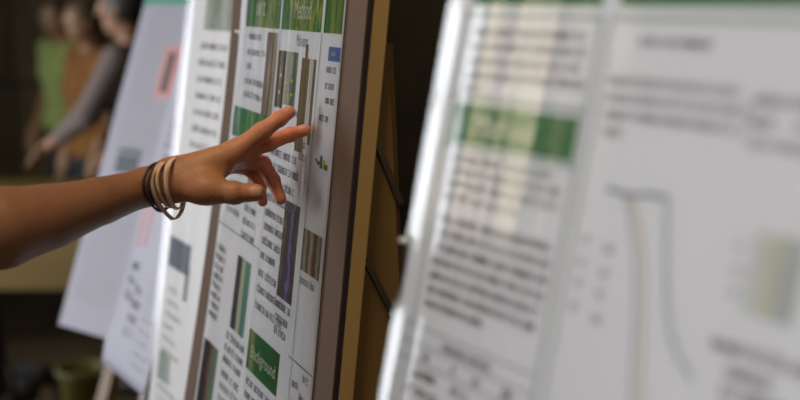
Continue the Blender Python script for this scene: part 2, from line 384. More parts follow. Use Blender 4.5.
# column one
para(D, [(-.30, y, wd) for y, wd in ((.092, .072), (.071, .075), (.052, .035), (.031, .085), (.013, .08))], .0075, 'text_block', M['ink_grey'], pD, 2)
para(D, [(-.225, y, .02) for y in (.072, .03, .012)], .007, 'text_block', M['ink_grey'], pD, 3)
ph1 = print_mat('reddish_brown_photo', [(0, (.22,.08,.03)), (.3, (.12,.05,.02)), (.45, (.33,.24,.14)), (.62, (.16,.12,.05)), (.8, (.36,.30,.20)), (1, (.14,.12,.06))], 3, 1.5, .35)
D.rect(-.205, -.004, -.158, .104, 'photo', ph1, pD)
D.rect(-.338, -.045, -.163, -.003, 'green_panel', print_mat('green_panel_print', [(0, (.03,.16,.04)), (.4, (.05,.22,.05)), (.6, (.10,.26,.07)), (.8, (.03,.15,.03)), (1, (.06,.2,.04))], 5, 1, .4), pD)
# column two: strip of narrow photos
dk = print_mat('dark_brown_photo', [(0, (.09,.055,.02)), (.5, (.16,.10,.035)), (1, (.07,.045,.02))], 2, 3, .5)
gy = print_mat('grey_green_photo', [(0, (.34,.35,.28)), (.4, (.42,.42,.34)), (.6, (.20,.24,.16)), (.75, (.07,.10,.06)), (1, (.25,.28,.2))], 2, 2, .35)
br = print_mat('brown_tube_photo', [(0, (.12,.07,.02)), (.35, (.24,.15,.06)), (.6, (.14,.085,.03)), (1, (.25,.18,.08))], 2, 3, .4)
D.rect(-.147, .012, -.115, .083, 'photo', dk, pD)
D.rect(-.113, .018, -.066, .083, 'photo', gy, pD)
D.rect(-.050, -.032, -.021, .078, 'photo', br, pD); D.rect(-.040, .078, -.030, .094, 'photo', br, pD)
D.rect(-.017, -.02, .004, .078, 'photo', print_mat('pale_brown_photo', [(0, (.55,.53,.47)), (.45, (.5,.47,.4)), (.6, (.14,.10,.05)), (1, (.2,.15,.08))], 1, 2, .2), pD)
dots = [(-.133, .051), (-.134, .030), (-.108, .043), (-.098, .028), (-.085, .047), (-.083, .030)]
yel = mat('yellow_ink', (.65, .58, .04), .5)
D.quads([R(a, b, a+.007, b+.0035) for a, b in dots], .0017, 'yellow_markers', yel, pD)
para(D, [(-.085, .008, .04), (-.085, -.024, .04)], .006, 'caption', M['ink_grey'], pD, 5)
rowsD = [(-.142, -.048, .105), (-.142, -.066, .118), (-.140, -.086, .105), (-.142, -.106, .11), (-.142, -.126, .09), (-.142, -.144, .08), (-.142, -.163, .075), (-.142, -.182, .07), (-.142, -.205, .078), (-.142, -.226, .11), (-.142, -.248, .11)]
para(D, rowsD[:3], .0085, 'text_block', M['ink'], pD, 6); para(D, rowsD[3:7], .0085, 'text_block', M['ink'], pD, 7); para(D, rowsD[7:], .0085, 'text_block', M['ink_grey'], pD, 8)
para(D, [(-.03, -.026, .03), (-.03, -.040, .024)], .007, 'caption', M['ink'], pD, 9)
pur = print_mat('purple_gel_photo', [(0, (.03,.02,.012)), (.24, (.10,.07,.04)), (.38, (.09,.06,.12)), (.50, (.07,.07,.20)), (.60, (.28,.21,.42)), (.70, (.12,.08,.13)), (1, (.035,.022,.015))], 2.2, 5, .42)
D.rect(-.064, -.212, -.008, -.094, 'photo', pur, pD)
lines = [(-.06, y, wd) for y, wd in ((-.226, .05), (-.242, .05), (-.258, .045))]
para(D, lines, .0085, 'text_block', M['ink_grey'], pD, 10)
gb = D.rect(-.152, -.331, -.030, -.278, 'green_panel', print_mat('lower_green_print', [(0, (.02,.12,.02)), (.12, (.28,.30,.12)), (.25, (.02,.14,.03)), (1, (.015,.11,.02))], 2, 1, .12), pD)
lettering(D, 'Background', -.088, -.305, .024, M['pale'], pD, sx=.85)
para(D, [(-.145, y, .11) for y in (-.35, -.368, -.386, -.404, -.422, -.44)], .0085, 'text_block', M['ink'], pD, 11)
# column one, lower
para(D, [(-.318, y, .065) for y in (-.075, -.094, -.113, -.132, -.151)], .0075, 'text_block', M['ink_grey'], pD, 12)
para(D, [(-.235, y, .06) for y in (-.064, -.082, -.100, -.118, -.136, -.154, -.172)], .0075, 'text_block', M['ink_grey'], pD, 13)
para(D, [(-.345, y, .05) for y in (-.212, -.226, -.240, -.254, -.268, -.282, -.296, -.31)], .008, 'text_block', M['ink'], pD, 14)
D.quads([R(-.36, -.174, -.15, -.1725)], .0014, 'rule', M['ink_grey'], pD)
grn = print_mat('dark_and_teal_photo', [(0, (.05,.03,.04)), (.33, (.06,.04,.05)), (.42, (.50,.50,.34)), (.60, (.46,.48,.34)), (.68, (.07,.22,.17)), (1, (.12,.30,.24))], 1, 2, .08)
D.rect(-.238, -.300, -.176, -.199, 'photo', grn, pD)
D.rect(-.345, -.50, -.275, -.345, 'photo', print_mat('dark_plant_photo', [(0, (.015,.015,.02)), (.35, (.03,.02,.02)), (.5, (.22,.06,.06)), (.62, (.14,.20,.12)), (1, (.18,.24,.17))], 1, 4, .2), pD)
para(D, [(-.25, y, .085) for y in (-.318, -.335, -.352, -.372, -.390, -.408, -.426, -.445)], .0085, 'text_block', M['ink'], pD, 15)
# column three
D.rect(.042, .079, .081, .0945, 'blue_box', M['blue'], pD); para(D, [(.055, .085, .012)], .004, 'caption', M['pale'], pD, 31, .0017)
para(D, [(.04, .066, .035), (.04, .048, .03), (.045, .032, .03), (.03, .012, .03)], .0065, 'text_block', M['ink_grey'], pD, 16)
D.quads([R(.035, -.037, .045, -.033)], .0014, 'chart_mark', M['line_blue'], pD); D.quads([R(.045, -.040, .052, -.026)], .0014, 'chart_mark', M['line_blue'], pD)
D.quads([R(.053, -.040, .061, -.030)], .0014, 'chart_mark', yel, pD); D.quads([R(.062, -.040, .071, -.034)], .0014, 'chart_mark', M['green'], pD); D.quads([R(.030, -.034, .036, -.031)], .0014, 'chart_mark', M['green'], pD)
cyl = print_mat('amber_sample_photo', [(0, (.12,.07,.02)), (.18, (.42,.36,.25)), (.30, (.10,.05,.02)), (.45, (.45,.40,.30)), (.55, (.22,.09,.02)), (.7, (.10,.05,.02)), (.85, (.38,.34,.26)), (1, (.10,.06,.03))], 1, 3, .12)
D.rect(.012, -.163, .074, -.114, 'photo', cyl, pD)
para(D, [(.015, -.178, .05), (.02, -.30, .02), (.05, -.285, .02), (.045, -.31, .02), (.02, -.325, .015)], .007, 'caption', M['ink'], pD, 17)
D.quads([R(.0, -.271, .083, -.2695)], .0014, 'rule', M['ink_grey'], pD); D.quads([R(.0, -.34, .083, -.3385)], .0014, 'rule', M['ink_grey'], pD)
D.quads([R(-.150, -.6, -.1485, .108)], .00125, 'column_rule', M['line_grey'], pD); D.quads([R(.0135, -.6, .015, .108)], .00125, 'column_rule', M['line_grey'], pD)
cover(D, -.36, -.70, .088, .38, pD, FILM_D, h=.0035, amp=.00012, curl=.004, lam=.06, seed=2)

# ------------------------------------------------------------------ big poster close to the camera (E)
E_ = Plane((.0230, .8474, 1.5597), -57.22, 11.746)
sE = empty('poster_board', (*(E_.O + E_.U*.4)[:2], 0), 'leaning display board with wooden easel legs under the large graph poster', 'display board', 'display boards in the row')
E_.slab(.004, -.48, .80, .42, -.012, -.001, 'board_panel', M['board'], sE, .1)
stand(E_, sE, .0, .80, -.48, .42, .012, M['easel'])
pE = empty('research_poster', E_.p(.4, -.4, .001), 'large blurred poster showing a line graph and a green heading', 'poster', 'research posters')
E_.slab(.004, -.44, .78, .40, .0001, .0009, 'paper', M['paper'], pE, .1)
for (a, b, w_) in ((.03, .168, 0), (.184, .40, 1), (.42, .60, 2)): E_.rect(a, .0885, b, .12, 'heading_banner', M['green'], pE)
for (a, b) in ((.024, .172), (.180, .405), (.415, .61)):
    E_.quads([R(a, .079, b, .082), R(a, -.44, a+.0015, .079), R(b-.0025, -.44, b, .079)], .0014, 'box_outline', M['rule'], pE)
E_.rect(.030, -.0125, .1665, .016, 'heading_banner', M['green'], pE)
E_.quads([R(.026, .0185, .170, .0225)], .0014, 'rule', M['rule'], pE); E_.quads([R(.026, -.017, .170, -.0135)], .0014, 'rule', M['rule'], pE)
lettering(E_, 'Method', .092, .0015, .021, M['pale'], pE)
para(E_, [(.036, y, wd) for y, wd in ((.066, .125), (.0555, .128), (.045, .128), (.0345, .128), (.025, .03))], .0050, 'text_block', M['ink_brown'], pE, 20)
para(E_, [(.036, y, wd) for y, wd in ((-.0265, .12), (-.036, .125), (-.0455, .125), (-.0555, .09))], .0050, 'text_block', M['ink'], pE, 21)
para(E_, [(.036, -.0725-.0107*k, wd) for k, wd in enumerate((.128, .128, .128, .128, .128, .126, .07))], .0050, 'text_block', M['ink_brown'], pE, 22)
E_.quads([R(.014, -.1535, .168, -.1527), R(.014, -.1665, .168, -.1657), R(.014, -.1795, .168, -.1787), R(.014, -.25, .015, -.153)], .0014, 'table_rules', M['ink_grey'], pE)
para(E_, [(.066, -.1635, .062)], .0055, 'table_heading', M['ink'], pE, 23)
for k, r in enumerate(((.046, -.176, .008), (.082, -.176, .007), (.108, -.1765, .008), (.140, -.176, .012), (.036, -.190, .03), (.085, -.190, .02), (.030, -.203, .045), (.10, -.203, .03))): para(E_, [r], .0055, 'table_entry', M['ink_brown'], pE, 240+k)
para(E_, [(.206, .064, .062)], .0048, 'subheading', M['ink'], pE, 25)
para(E_, [(.186, .0395, .104), (.187, .029, .112), (.188, .0185, .112), (.190, .008, .018)], .0044, 'text_block', M['ink'], pE, 26)
para(E_, [(.300, .0355, .09), (.300, .0235, .02), (.330, .0235, .05), (.302, .012, .085)], .0046, 'text_block', M['ink'], pE, 27)
for k, y in enumerate((-.060, -.075, -.088, -.103)): 
    para(E_, [(.190, y, .006), (.210, y-.003, .008)], .004, 'axis_number', M['ink_grey'], pE, 28+k)
polyline(E_, [(.202, -.0245), (.215, -.0255), (.224, -.026), (.236, -.0235), (.252, -.023)], .0022, 'graph_line', M['line_blue'], pE)
polyline(E_, [(.222, -.026), (.229, -.035), (.236, -.047), (.243, -.062), (.249, -.085), (.254, -.11), (.262, -.145), (.268, -.18)], .0022, 'graph_line', M['line_tan'], pE)
polyline(E_, [(.219, -.027), (.226, -.040), (.234, -.056), (.241, -.078), (.247, -.11), (.255, -.15)], .0018, 'graph_line', M['line_grey'], pE)
polyline(E_, [(.252, -.022), (.2545, -.035), (.259, -.055), (.265, -.078), (.2715, -.095), (.281, -.108), (.294, -.119)], .0024, 'graph_line', M['line_grey'], pE)
gph = print_mat('pale_green_photo', [(0, (.60,.61,.57)), (.3, (.64,.64,.60)), (.47, (.58,.55,.38)), (.62, (.52,.54,.50)), (1, (.42,.44,.41))], 1.5, 1.5, .2)
E_.rect(.318, -.075, .349, -.031, 'photo', gph, pE)
para(E_, [(.307, -.043, .006), (.308, -.056, .006), (.309, -.068, .006)], .004, 'axis_number', M['ink_grey'], pE, 33)
para(E_, [(.303, -.098, .10), (.316, -.110, .03), (.315, -.121, .08), (.315, -.132, .08)], .0055, 'text_block', M['ink_brown'], pE, 34)
cover(E_, -.001, -.45, .785, .405, pE, FILM_E, h=.004, amp=.0002, curl=.0, lam=.085, seed=5, cw=.018, lin=.07)

# ------------------------------------------------------------------ third board (C), behind the hand
C_ = Plane((-.2520, 1.7745, 1.6298), -60.45, 8.408)
sC = empty('poster_board', (*(C_.O + C_.U*-.1)[:2], 0), 'narrow display board with mauve border just past the touched poster', 'display board', 'display boards in the row')
C_.slab(-.232, -.80, .035, .30, -.010, -.001, 'board_panel', M['mauve'], sC, .1)
stand(C_, sC, -.23, .03, -.80, .30, .010, M['easel'], rear=False)
pC = empty('research_poster', C_.p(-.12, -.78, .001), 'poster with rows of grey text and a dark blue picture, behind the wrist bands', 'poster', 'research posters')
C_.slab(-.232, -.78, -.02, .29, .0001, .0009, 'paper', M['paper'], pC, .1)
C_.rect(-.155, -.030, -.024, .04, 'photo', print_mat('grey_green_strip', [(0, (.35,.38,.30)), (.4, (.18,.22,.16)), (.6, (.4,.42,.36)), (1, (.22,.26,.2))], 4, 1, .4), pC)
para(C_, [(-.160, -.062-.028*k, .125) for k in range(10)], .010, 'text_block', M['ink_grey'], pC, 40)
C_.rect(-.208, -.447, -.100, -.394, 'photo', M['darkblue'], pC); C_.rect(-.115, -.49, -.095, -.43, 'photo', M['ink_grey'], pC)
para(C_, [(-.195, -.49-.022*k, .05+.02*(k % 3)) for k in range(12)], .008, 'text_block', M['line_grey'], pC, 41)
C_.rect(-.20, -.65, -.14, -.60, 'photo', print_mat('small_green_photo', [(0, (.2,.24,.2)), (1, (.45,.5,.45))], 2, 2, .4), pC)
cover(C_, -.234, -.79, .0, .295, pC, FILM_B, h=.004, amp=.0002, curl=.0, lam=.07, seed=7, cw=.026, lin=-.236)

# ------------------------------------------------------------------ curled sheet (B)
def warpB(u, v):
    c = max(0, .14 - math.hypot(u*.55, v))/.14
    return .010*c*c
B_ = Plane((-.5873, 2.1642, .9724), -58.20, 16.859, warpB)
sB = empty('poster_board', (*(B_.O + B_.U*.15)[:2], 0), 'thin display board holding the curling poster', 'display board', 'display boards in the row')
B_.slab(.03, .16, .235, 1.0, -.009, -.001, 'board_panel', M['board'], sB, .1)
for u in (.20,):
    top = B_.p(u, .95, -.026); bot = top - B_.V*(top[2]/B_.V[2]); MB().bar(bot, top, .03, .026, B_.N).build('leg', M['easel'], sB)
pB = empty('research_poster', B_.p(.12, 0, .001), 'narrow poster with red bars whose bottom corner curls outward', 'poster', 'research posters')
B_.slab(0, -.045, .24, .98, .0001, .0008, 'paper', M['paper_dim'], pB, .01, True)
for (a, b, c, d) in ((.018, .20, .028, .30), (.055, .205, .065, .31)): B_.rect(a, b, c, d, 'pink_bar', M['red'], pB)
para(B_, [(.02, .155-.03*k, .05) for k in range(3)], .016, 'text_block', M['darkblue'], pB, 50)
para(B_, [(.07, .115-.028*k, .05) for k in range(4)], .016, 'text_block', M['darkblue'], pB, 51)
para(B_, [(.03, .45-.022*k, .15) for k in range(4)], .010, 'text_block', M['ink_grey'], pB, 52)
para(B_, [(.13, .14-.022*k, .09) for k in range(8)], .010, 'text_block', M['line_grey'], pB, 53)

# ------------------------------------------------------------------ farthest poster (A)
A_ = Plane((-.7394, 2.5042, .8854), -37.71, 21.615)
sA = empty('poster_board', (*(A_.O + A_.U*.2)[:2], 0), 'display board tilted well back at the far end of the row', 'display board', 'display boards in the row')
A_.slab(-.090, .03, .42, 1.02, -.010, -.001, 'board_panel', M['board'], sA, .1)
for u in (.10, .34):
    top = A_.p(u, .95, -.028); bot = top - A_.V*(top[2]/A_.V[2]); MB().bar(bot, top, .035, .026, A_.N).build('leg', M['easel'], sA)
MB().bar((-.10, 3.05, 0), A_.p(.16, .9, -.06), .03, .026, A_.N).build('rear_leg', M['easel'], sA)
pA = empty('research_poster', A_.p(.1, 0, .001), 'tilted pale poster with a red-edged picture and small grey picture, at the far end', 'poster', 'research posters')
A_.slab(-.098, 0, .42, 1.0, .0001, .0009, 'paper', M['paper_dim'], pA, .1)
A_.rect(-.10, .808, .42, .92, 'heading_banner', M['teal'], pA)
A_.rect(.022, .575, .086, .705, 'photo', M['pink'], pA); A_.rect(.042, .59, .068, .69, 'photo', M['ink_brown'], pA, h=.0016)
A_.rect(-.046, .385, .037, .445, 'photo', M['darkblue'], pA)
para(A_, [(-.065, .785-.021*k, .11 if k < 10 else .13) for k in range(18)], .008, 'text_block', M['line_grey'], pA, 60)
para(A_, [(-.070, .34-.018*k, .14) for k in range(16)], .007, 'text_block', M['line_grey'], pA, 61)
A_.quads([R(.118, .3, .122, .66)], .0014, 'red_rule', M['red'], pA)

# push pins at the edges
for (pl, u, v, lab) in ((E_, .003, -.094, 'clear push pin on the edge of the large blurred poster'), (D, -.343, .1005, 'clear push pin beside the green heading of the touched poster')):
    r = empty('push_pin', pl.p(u, v, .004), lab, 'push pin')
    MB().tube([pl.p(u, v, .003), pl.p(u, v, .006)], .0025, 12).build('pin_base', M['pin'], r, True)
    MB().tube([pl.p(u, v, .006), pl.p(u, v, .008), pl.p(u, v, .0095)], .0014, 12, .0021).build('pin_head', M['pin'], r, True)

# ------------------------------------------------------------------ bodies from smoothly blended tapering limbs
class Field:
    def __init__(s, lo, hi, vox):
        s.lo = np.array(lo, float); s.vox = vox; s.n = np.maximum(4, np.ceil((np.array(hi)-s.lo)/vox).astype(int)+1)
        s.f = np.full(s.n, 1.0, np.float32); s.ax = [s.lo[i] + vox*np.arange(s.n[i]) for i in range(3)]
    def _win(s, lo, hi):
        a = np.clip(np.floor((lo-s.lo)/s.vox).astype(int), 0, s.n); b = np.clip(np.ceil((hi-s.lo)/s.vox).astype(int)+1, 0, s.n); return a, b
    def _grid(s, a, b): return np.meshgrid(*[s.ax[i][a[i]:b[i]].astype(np.float32) for i in range(3)], indexing='ij')
    def _put(s, a, b, d, k, sub=False):
        sl = tuple(slice(a[i], b[i]) for i in range(3)); g = s.f[sl]
        if sub: d2 = -d; h = np.clip(.5-.5*(g-d2)/k, 0, 1); s.f[sl] = g + (d2-g)*h + k*h*(1-h)
        else: h = np.clip(.5+.5*(d-g)/k, 0, 1); s.f[sl] = d + (g-d)*h - k*h*(1-h)
    def cap(s, p, q, r1, r2, k=.01, sub=False):
        p = np.array(p, float); q = np.array(q, float); m = max(r1, r2)+k*1.5+s.vox*2
        a, b = s._win(np.minimum(p, q)-m, np.maximum(p, q)+m)
        if (b <= a).any(): return s
        X, Y, Z = s._grid(a, b); d = q-p; L = max(float(d@d), 1e-9)
        t = np.clip(((X-p[0])*d[0]+(Y-p[1])*d[1]+(Z-p[2])*d[2])/L, 0, 1)
        s._put(a, b, np.sqrt((X-p[0]-d[0]*t)**2+(Y-p[1]-d[1]*t)**2+(Z-p[2]-d[2]*t)**2) - (r1+(r2-r1)*t), k, sub); return s
    def ell(s, c, r, k=.01, ax=None, sub=False):
        c = np.array(c, float); r = np.array(r, float); m = r.max()+k*1.5+s.vox*2; a, b = s._win(c-m, c+m)
        if (b <= a).any(): return s
        X, Y, Z = s._grid(a, b); P = [X-c[0], Y-c[1], Z-c[2]]
        if ax is not None: P = [P[0]*e[0]+P[1]*e[1]+P[2]*e[2] for e in ax]
        n = np.sqrt((P[0]/r[0])**2+(P[1]/r[1])**2+(P[2]/r[2])**2); n2 = np.sqrt((P[0]/r[0]**2)**2+(P[1]/r[1]**2)**2+(P[2]/r[2]**2)**2)+1e-6
        s._put(a, b, n*(n-1)/n2, k, sub); return s
    def cut(s, pt, nrm):
        X, Y, Z = np.meshgrid(*[x.astype(np.float32) for x in s.ax], indexing='ij')
        s.f = np.maximum(s.f, (X-pt[0])*nrm[0]+(Y-pt[1])*nrm[1]+(Z-pt[2])*nrm[2]).astype(np.float32); return s
    def net(s):
        f = s.f; f[0] = f[-1] = 1; f[:, 0] = f[:, -1] = 1; f[:, :, 0] = f[:, :, -1] = 1
        ins = f < 0; n = s.n-1
        cnt = np.zeros(n, np.int8)
        for i in (0, 1):
            for j in (0, 1):
                for k in (0, 1): cnt += ins[i:n[0]+i, j:n[1]+j, k:n[2]+k]
        act = (cnt > 0) & (cnt < 8); ids = -np.ones(n, np.int64); cells = np.argwhere(act); ids[act] = np.arange(len(cells))
        acc = np.zeros((len(cells), 3)); num = np.zeros(len(cells)); cor = [(i, j, k) for i in (0, 1) for j in (0, 1) for k in (0, 1)]
        val = {c: f[cells[:, 0]+c[0], cells[:, 1]+c[1], cells[:, 2]+c[2]] for c in cor}
        for c in cor:
            for x in range(3):
                if c[x] == 0:
                    e = list(c); e[x] = 1; va, vb = val[c], val[tuple(e)]; m = (va < 0) != (vb < 0)
                    t = np.where(m, va/np.where(va == vb, 1, va-vb), 0); pnt = np.array(c, float)[None].repeat(len(cells), 0); pnt[:, x] = t
                    acc[m] += pnt[m]; num[m] += 1
        V = s.lo + (cells + acc/num[:, None])*s.vox; F = []
        for x in range(3):
            sl0 = [slice(None)]*3; sl1 = [slice(None)]*3; sl0[x] = slice(0, -1); sl1[x] = slice(1, None)
            A, Bq = ins[tuple(sl0)], ins[tuple(sl1)]; ch = np.argwhere(A != Bq); y, z = (x+1) % 3, (x+2) % 3
            ok = (ch[:, y] > 0) & (ch[:, z] > 0) & (ch[:, y] < n[y]) & (ch[:, z] < n[z]); ch = ch[ok]
            flip = ~A[ch[:, 0], ch[:, 1], ch[:, 2]]
            def cid(dy, dz): c = ch.copy(); c[:, y] += dy; c[:, z] += dz; return ids[c[:, 0], c[:, 1], c[:, 2]]
            q = np.stack([cid(-1, -1), cid(0, -1), cid(0, 0), cid(-1, 0)], 1); q[flip] = q[flip][:, ::-1]; F.append(q)
        return V, np.concatenate(F)

def sdf_obj(name, parts, m, parent=None, origin=None):
    V, F, n = [], [], 0
    for (v, f) in parts: V.append(v); F.append(f+n); n += len(v)
    return mesh(name, np.concatenate(V), np.concatenate(F), m, parent, True, origin=origin)

def at(px, py, z):
    """a point seen at that place of the 800 x 400 view, z metres in front of the lens"""
    x = (px-400)/1111.11; y = -(py-200)/1111.11
    return CAM + z*np.array([x, math.cos(PITCH)+y*math.sin(PITCH), -math.sin(PITCH)+y*math.cos(PITCH)])
CF = np.array([0, math.cos(PITCH), -math.sin(PITCH)])      # away from the camera

def person(base, face, label, shirt, hair, trousers, arms, H=1.70, lean=0.0, vox=.010, skin=None, group=None, sleeve=1.0, head_turn=0.0, own_arm=None, long_hair=False):
    """standing figure: arms = {side: (elbow, wrist)} in the body's own frame (x to its right, y forward, z up)"""
    skin = skin or M['skin_dim']; k = H/1.70; ca, sa = math.cos(face), math.sin(face); base = np.array(base, float)
    def W(p):
        x, y, z = np.array(p, float)*k; y2 = y + lean*max(0, z-.95*k); return base + np.array([x*ca - y2*sa, x*sa + y2*ca, z])
    hc = W((0, .03, 1.585)); ft = face+head_turn
    fwd = np.array([-math.sin(ft), math.cos(ft), 0]); rgt = np.array([math.cos(ft), math.sin(ft), 0]); up = np.array([0, 0, 1.]); axs = (rgt, fwd, up)
    sh = {s: W((s*.175, 0, 1.395)) for s in (-1, 1)}; el, wr = {}, {}
    for s in (-1, 1):
        if arms.get(s) is not None: el[s], wr[s] = W(arms[s][0]), W(arms[s][1])
    if own_arm: el[-1], wr[-1] = own_arm
    pts = [sh[1], sh[-1], hc, *el.values(), *wr.values(), base]; lo = np.min(pts, 0)-.28; hi = np.max(pts, 0)+.28; lo[2] = base[2]-.02
    B = Field(lo, hi, vox)
    def torso(F, g):
        F.cap(W((-.085, 0, .93)), W((.085, 0, .93)), .105*k+g, .105*k+g, .04); F.cap(W((0, .005, .98)), W((0, 0, 1.12)), .115*k+g, .105*k+g, .06)
        F.cap(W((-.075, .01, 1.26)), W((.075, .01, 1.26)), .105*k+g, .105*k+g, .06); F.cap(W((-.14, 0, 1.385)), W((.14, 0, 1.385)), .052*k+g, .052*k+g, .06)
        F.cap(W((0, 0, 1.12)), W((0, 0, 1.30)), .11*k+g, .11*k+g, .05)
    def legs(F, g):
        for s in (-1, 1):
            F.cap(W((s*.09, 0, .90)), W((s*.105, .015, .49)), .085*k+g, .055*k+g, .03); F.cap(W((s*.105, .015, .49)), W((s*.11, -.01, .09)), .056*k+g, .036*k+g, .02)
    torso(B, 0); legs(B, 0)
    for s in (-1, 1): B.cap(W((s*.11, -.03, .045)), W((s*.12, .13, .03)), .035*k, .026*k, .02)
    B.cap(W((0, -.005, 1.40)), hc-up*.05*k-fwd*.01, .053*k, .05*k, .03)
    B.ell(hc+up*.015*k, (.073*k, .092*k, .100*k), .02, axs); B.ell(hc-up*.065*k+fwd*.03*k, (.046*k, .052*k, .045*k), .03, axs)
    B.cap(hc+up*.018*k+fwd*.088*k, hc-up*.018*k+fwd*.108*k, .008*k, .013*k, .012); B.cap(hc-up*.048*k+fwd*.083*k-rgt*.015, hc-up*.048*k+fwd*.083*k+rgt*.015, .008*k, .008*k, .006)
    for s in (-1, 1):
        B.ell(hc+rgt*s*.074*k-up*.005, (.010*k, .018*k, .030*k), .006, axs); B.ell(hc+rgt*s*.031*k+fwd*.096*k+up*.012*k, (.018*k, .012*k, .011*k), .008, axs, sub=True)
    for s in (-1, 1):
        if s not in el: continue
        B.cap(sh[s], el[s], .050*k, .040*k, .03); e, w_ = el[s], wr[s]
        if own_arm and s == -1: continue
        B.cap(e, w_, .039*k, .026*k, .02); d = (w_-e)/np.linalg.norm(w_-e); side = np.cross(d, up); side = side/max(np.linalg.norm(side), .2)
        B.cap(w_, w_+d*.07*k, .026*k, .030*k, .02); B.cap(w_+side*.018, w_+d*.07+side*.018, .02*k, .02*k, .02)
        for q, (o_, ln) in enumerate(((-.028, .065), (-.010, .078), (.009, .074), (.027, .058))):
            a0 = w_+d*.085*k+side*o_; a1 = a0+d*ln*.55-up*.006; B.cap(a0-d*.02, a1, .0105*k, .009*k, .004); B.cap(a1, a1+d*ln*.4-up*.018, .009*k, .0075*k, .003)
        B.cap(w_+d*.03-side*.02, w_+d*.075-side*.055+up*.005, .013*k, .010*k, .01)
    parts = []
    if own_arm:
        parts = own_arm_parts
    root = empty('person', base, label, 'person', group)
    bo = sdf_obj('body', [B.net()]+parts, skin, root)
    if own_arm:
        at_ = bo.data.attributes.new('hand', 'FLOAT', 'POINT'); co = np.empty(len(bo.data.vertices)*3); bo.data.vertices.foreach_get('co', co)  # mask for the light painted in from forearm to fingers
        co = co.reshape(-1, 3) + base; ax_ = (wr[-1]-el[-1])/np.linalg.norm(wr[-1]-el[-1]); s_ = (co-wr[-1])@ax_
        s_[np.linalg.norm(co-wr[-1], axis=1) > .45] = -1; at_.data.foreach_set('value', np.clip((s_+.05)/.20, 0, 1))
    S = Field(lo, hi, vox); torso(S, .010)
    for s in (-1, 1):
        if s in el: S.cap(sh[s], sh[s]+(el[s]-sh[s])*min(sleeve, 1), .060*k, .052*k, .03)
        if s in el and sleeve > 1: S.cap(el[s], el[s]+(wr[s]-el[s])*(sleeve-1), .050*k, .036*k, .02)
    S.cut(W((0, 0, .90)), -up); S.ell(W((0, 0, 1.46)), (.075*k, .075*k, .05*k), .01, sub=True)
    sdf_obj('shirt', [S.net()], shirt, root)
    T = Field(lo, hi, vox); legs(T, .012); T.cap(W((-.085, 0, .90)), W((.085, 0, .90)), .106*k, .106*k, .03); T.cut(W((0, 0, .985)), up); T.cut(W((0, 0, .07)), -up)
    sdf_obj('trousers', [T.net()], trousers, root)
    for s in (-1, 1):
        Sh = Field(W((s*.12, .05, 0))-.22, W((s*.12, .05, 0))+.22, .008); Sh.cap(W((s*.11, -.035, .052)), W((s*.122, .15, .036)), .045*k, .036*k, .02); Sh.cut(base+up*.004, -up); Sh.cut(base+up*.10, up)
        sdf_obj('shoe', [Sh.net()], M['shoe'], root)
    Hr = Field(hc-.3, hc+.2, .006); Hr.ell(hc+up*.026*k-fwd*.012*k, (.084*k, .098*k, .104*k), .01, axs)
    if long_hair: Hr.cap(hc-fwd*.05*k, hc-fwd*.075*k-up*.17*k, .07*k, .05*k, .03)
    Hr.ell(hc-up*.045*k+fwd*.085*k, (.085*k, .075*k, .115*k), .008, axs, sub=True)
    sdf_obj('hair', [Hr.net()], hair, root)
    for s in (-1, 1):
        c = hc+rgt*s*.031*k+fwd*.080*k+up*.012*k; ey = Field(c-.02, c+.02, .002); ey.ell(c, (.0115, .0115, .0115), .001)
        e_ = sdf_obj('eye', [ey.net()], M['eye'], root)
        p_ = c+fwd*.0085; pu = Field(p_-.01, p_+.01, .0012); pu.ell(p_, (.0045, .004, .0045), .001, axs); sdf_obj('pupil', [pu.net()], M['iris'], e_)
    return root

# ------------------------------------------------------------------ the reaching left arm and hand, in fine detail
elbow = at(-75, 240, 1.055)
J = dict(f0=at(0, 228, 1.10), f1=at(50, 216.5, 1.14), f2=at(100, 201, 1.18), wr=at(147, 186.5, 1.225), w2=at(172, 181, 1.235))
cut_x = elbow[0]-.02
Fh = Field((elbow[0]-.09, .94, 1.29), (-.06, 1.36, 1.60), .00165)
def two(a, b, r1, r2, dz1, dz2, k=.004):
    Fh.cap(a-CF*dz1, b-CF*dz2, r1, r2, k); Fh.cap(a+CF*dz1, b+CF*dz2, r1, r2, k)
two(elbow, J['f0'], .040, .0400, .004, .006); two(J['f0'], J['f1'], .0398, .0325, .006, .007); two(J['f1'], J['f2'], .0325, .0243, .007, .009); two(J['f2'], J['wr'], .0248, .0192, .009, .0095)
two(J['wr'], J['w2'], .0195, .0190, .0095, .009, .010)
K = dict(i=at(236, 151, 1.222), m=at(244, 151, 1.243), r=at(243, 156, 1.262), p=at(236, 163, 1.280))
for key, r in (('i', .0118), ('m', .0112), ('r', .0108), ('p', .0098)):
    off = {'i': -.014, 'm': -.004, 'r': .006, 'p': .014}[key]
    Fh.cap(at(172, 175, 1.235)+CF*off, K[key], .0150, r, .014)
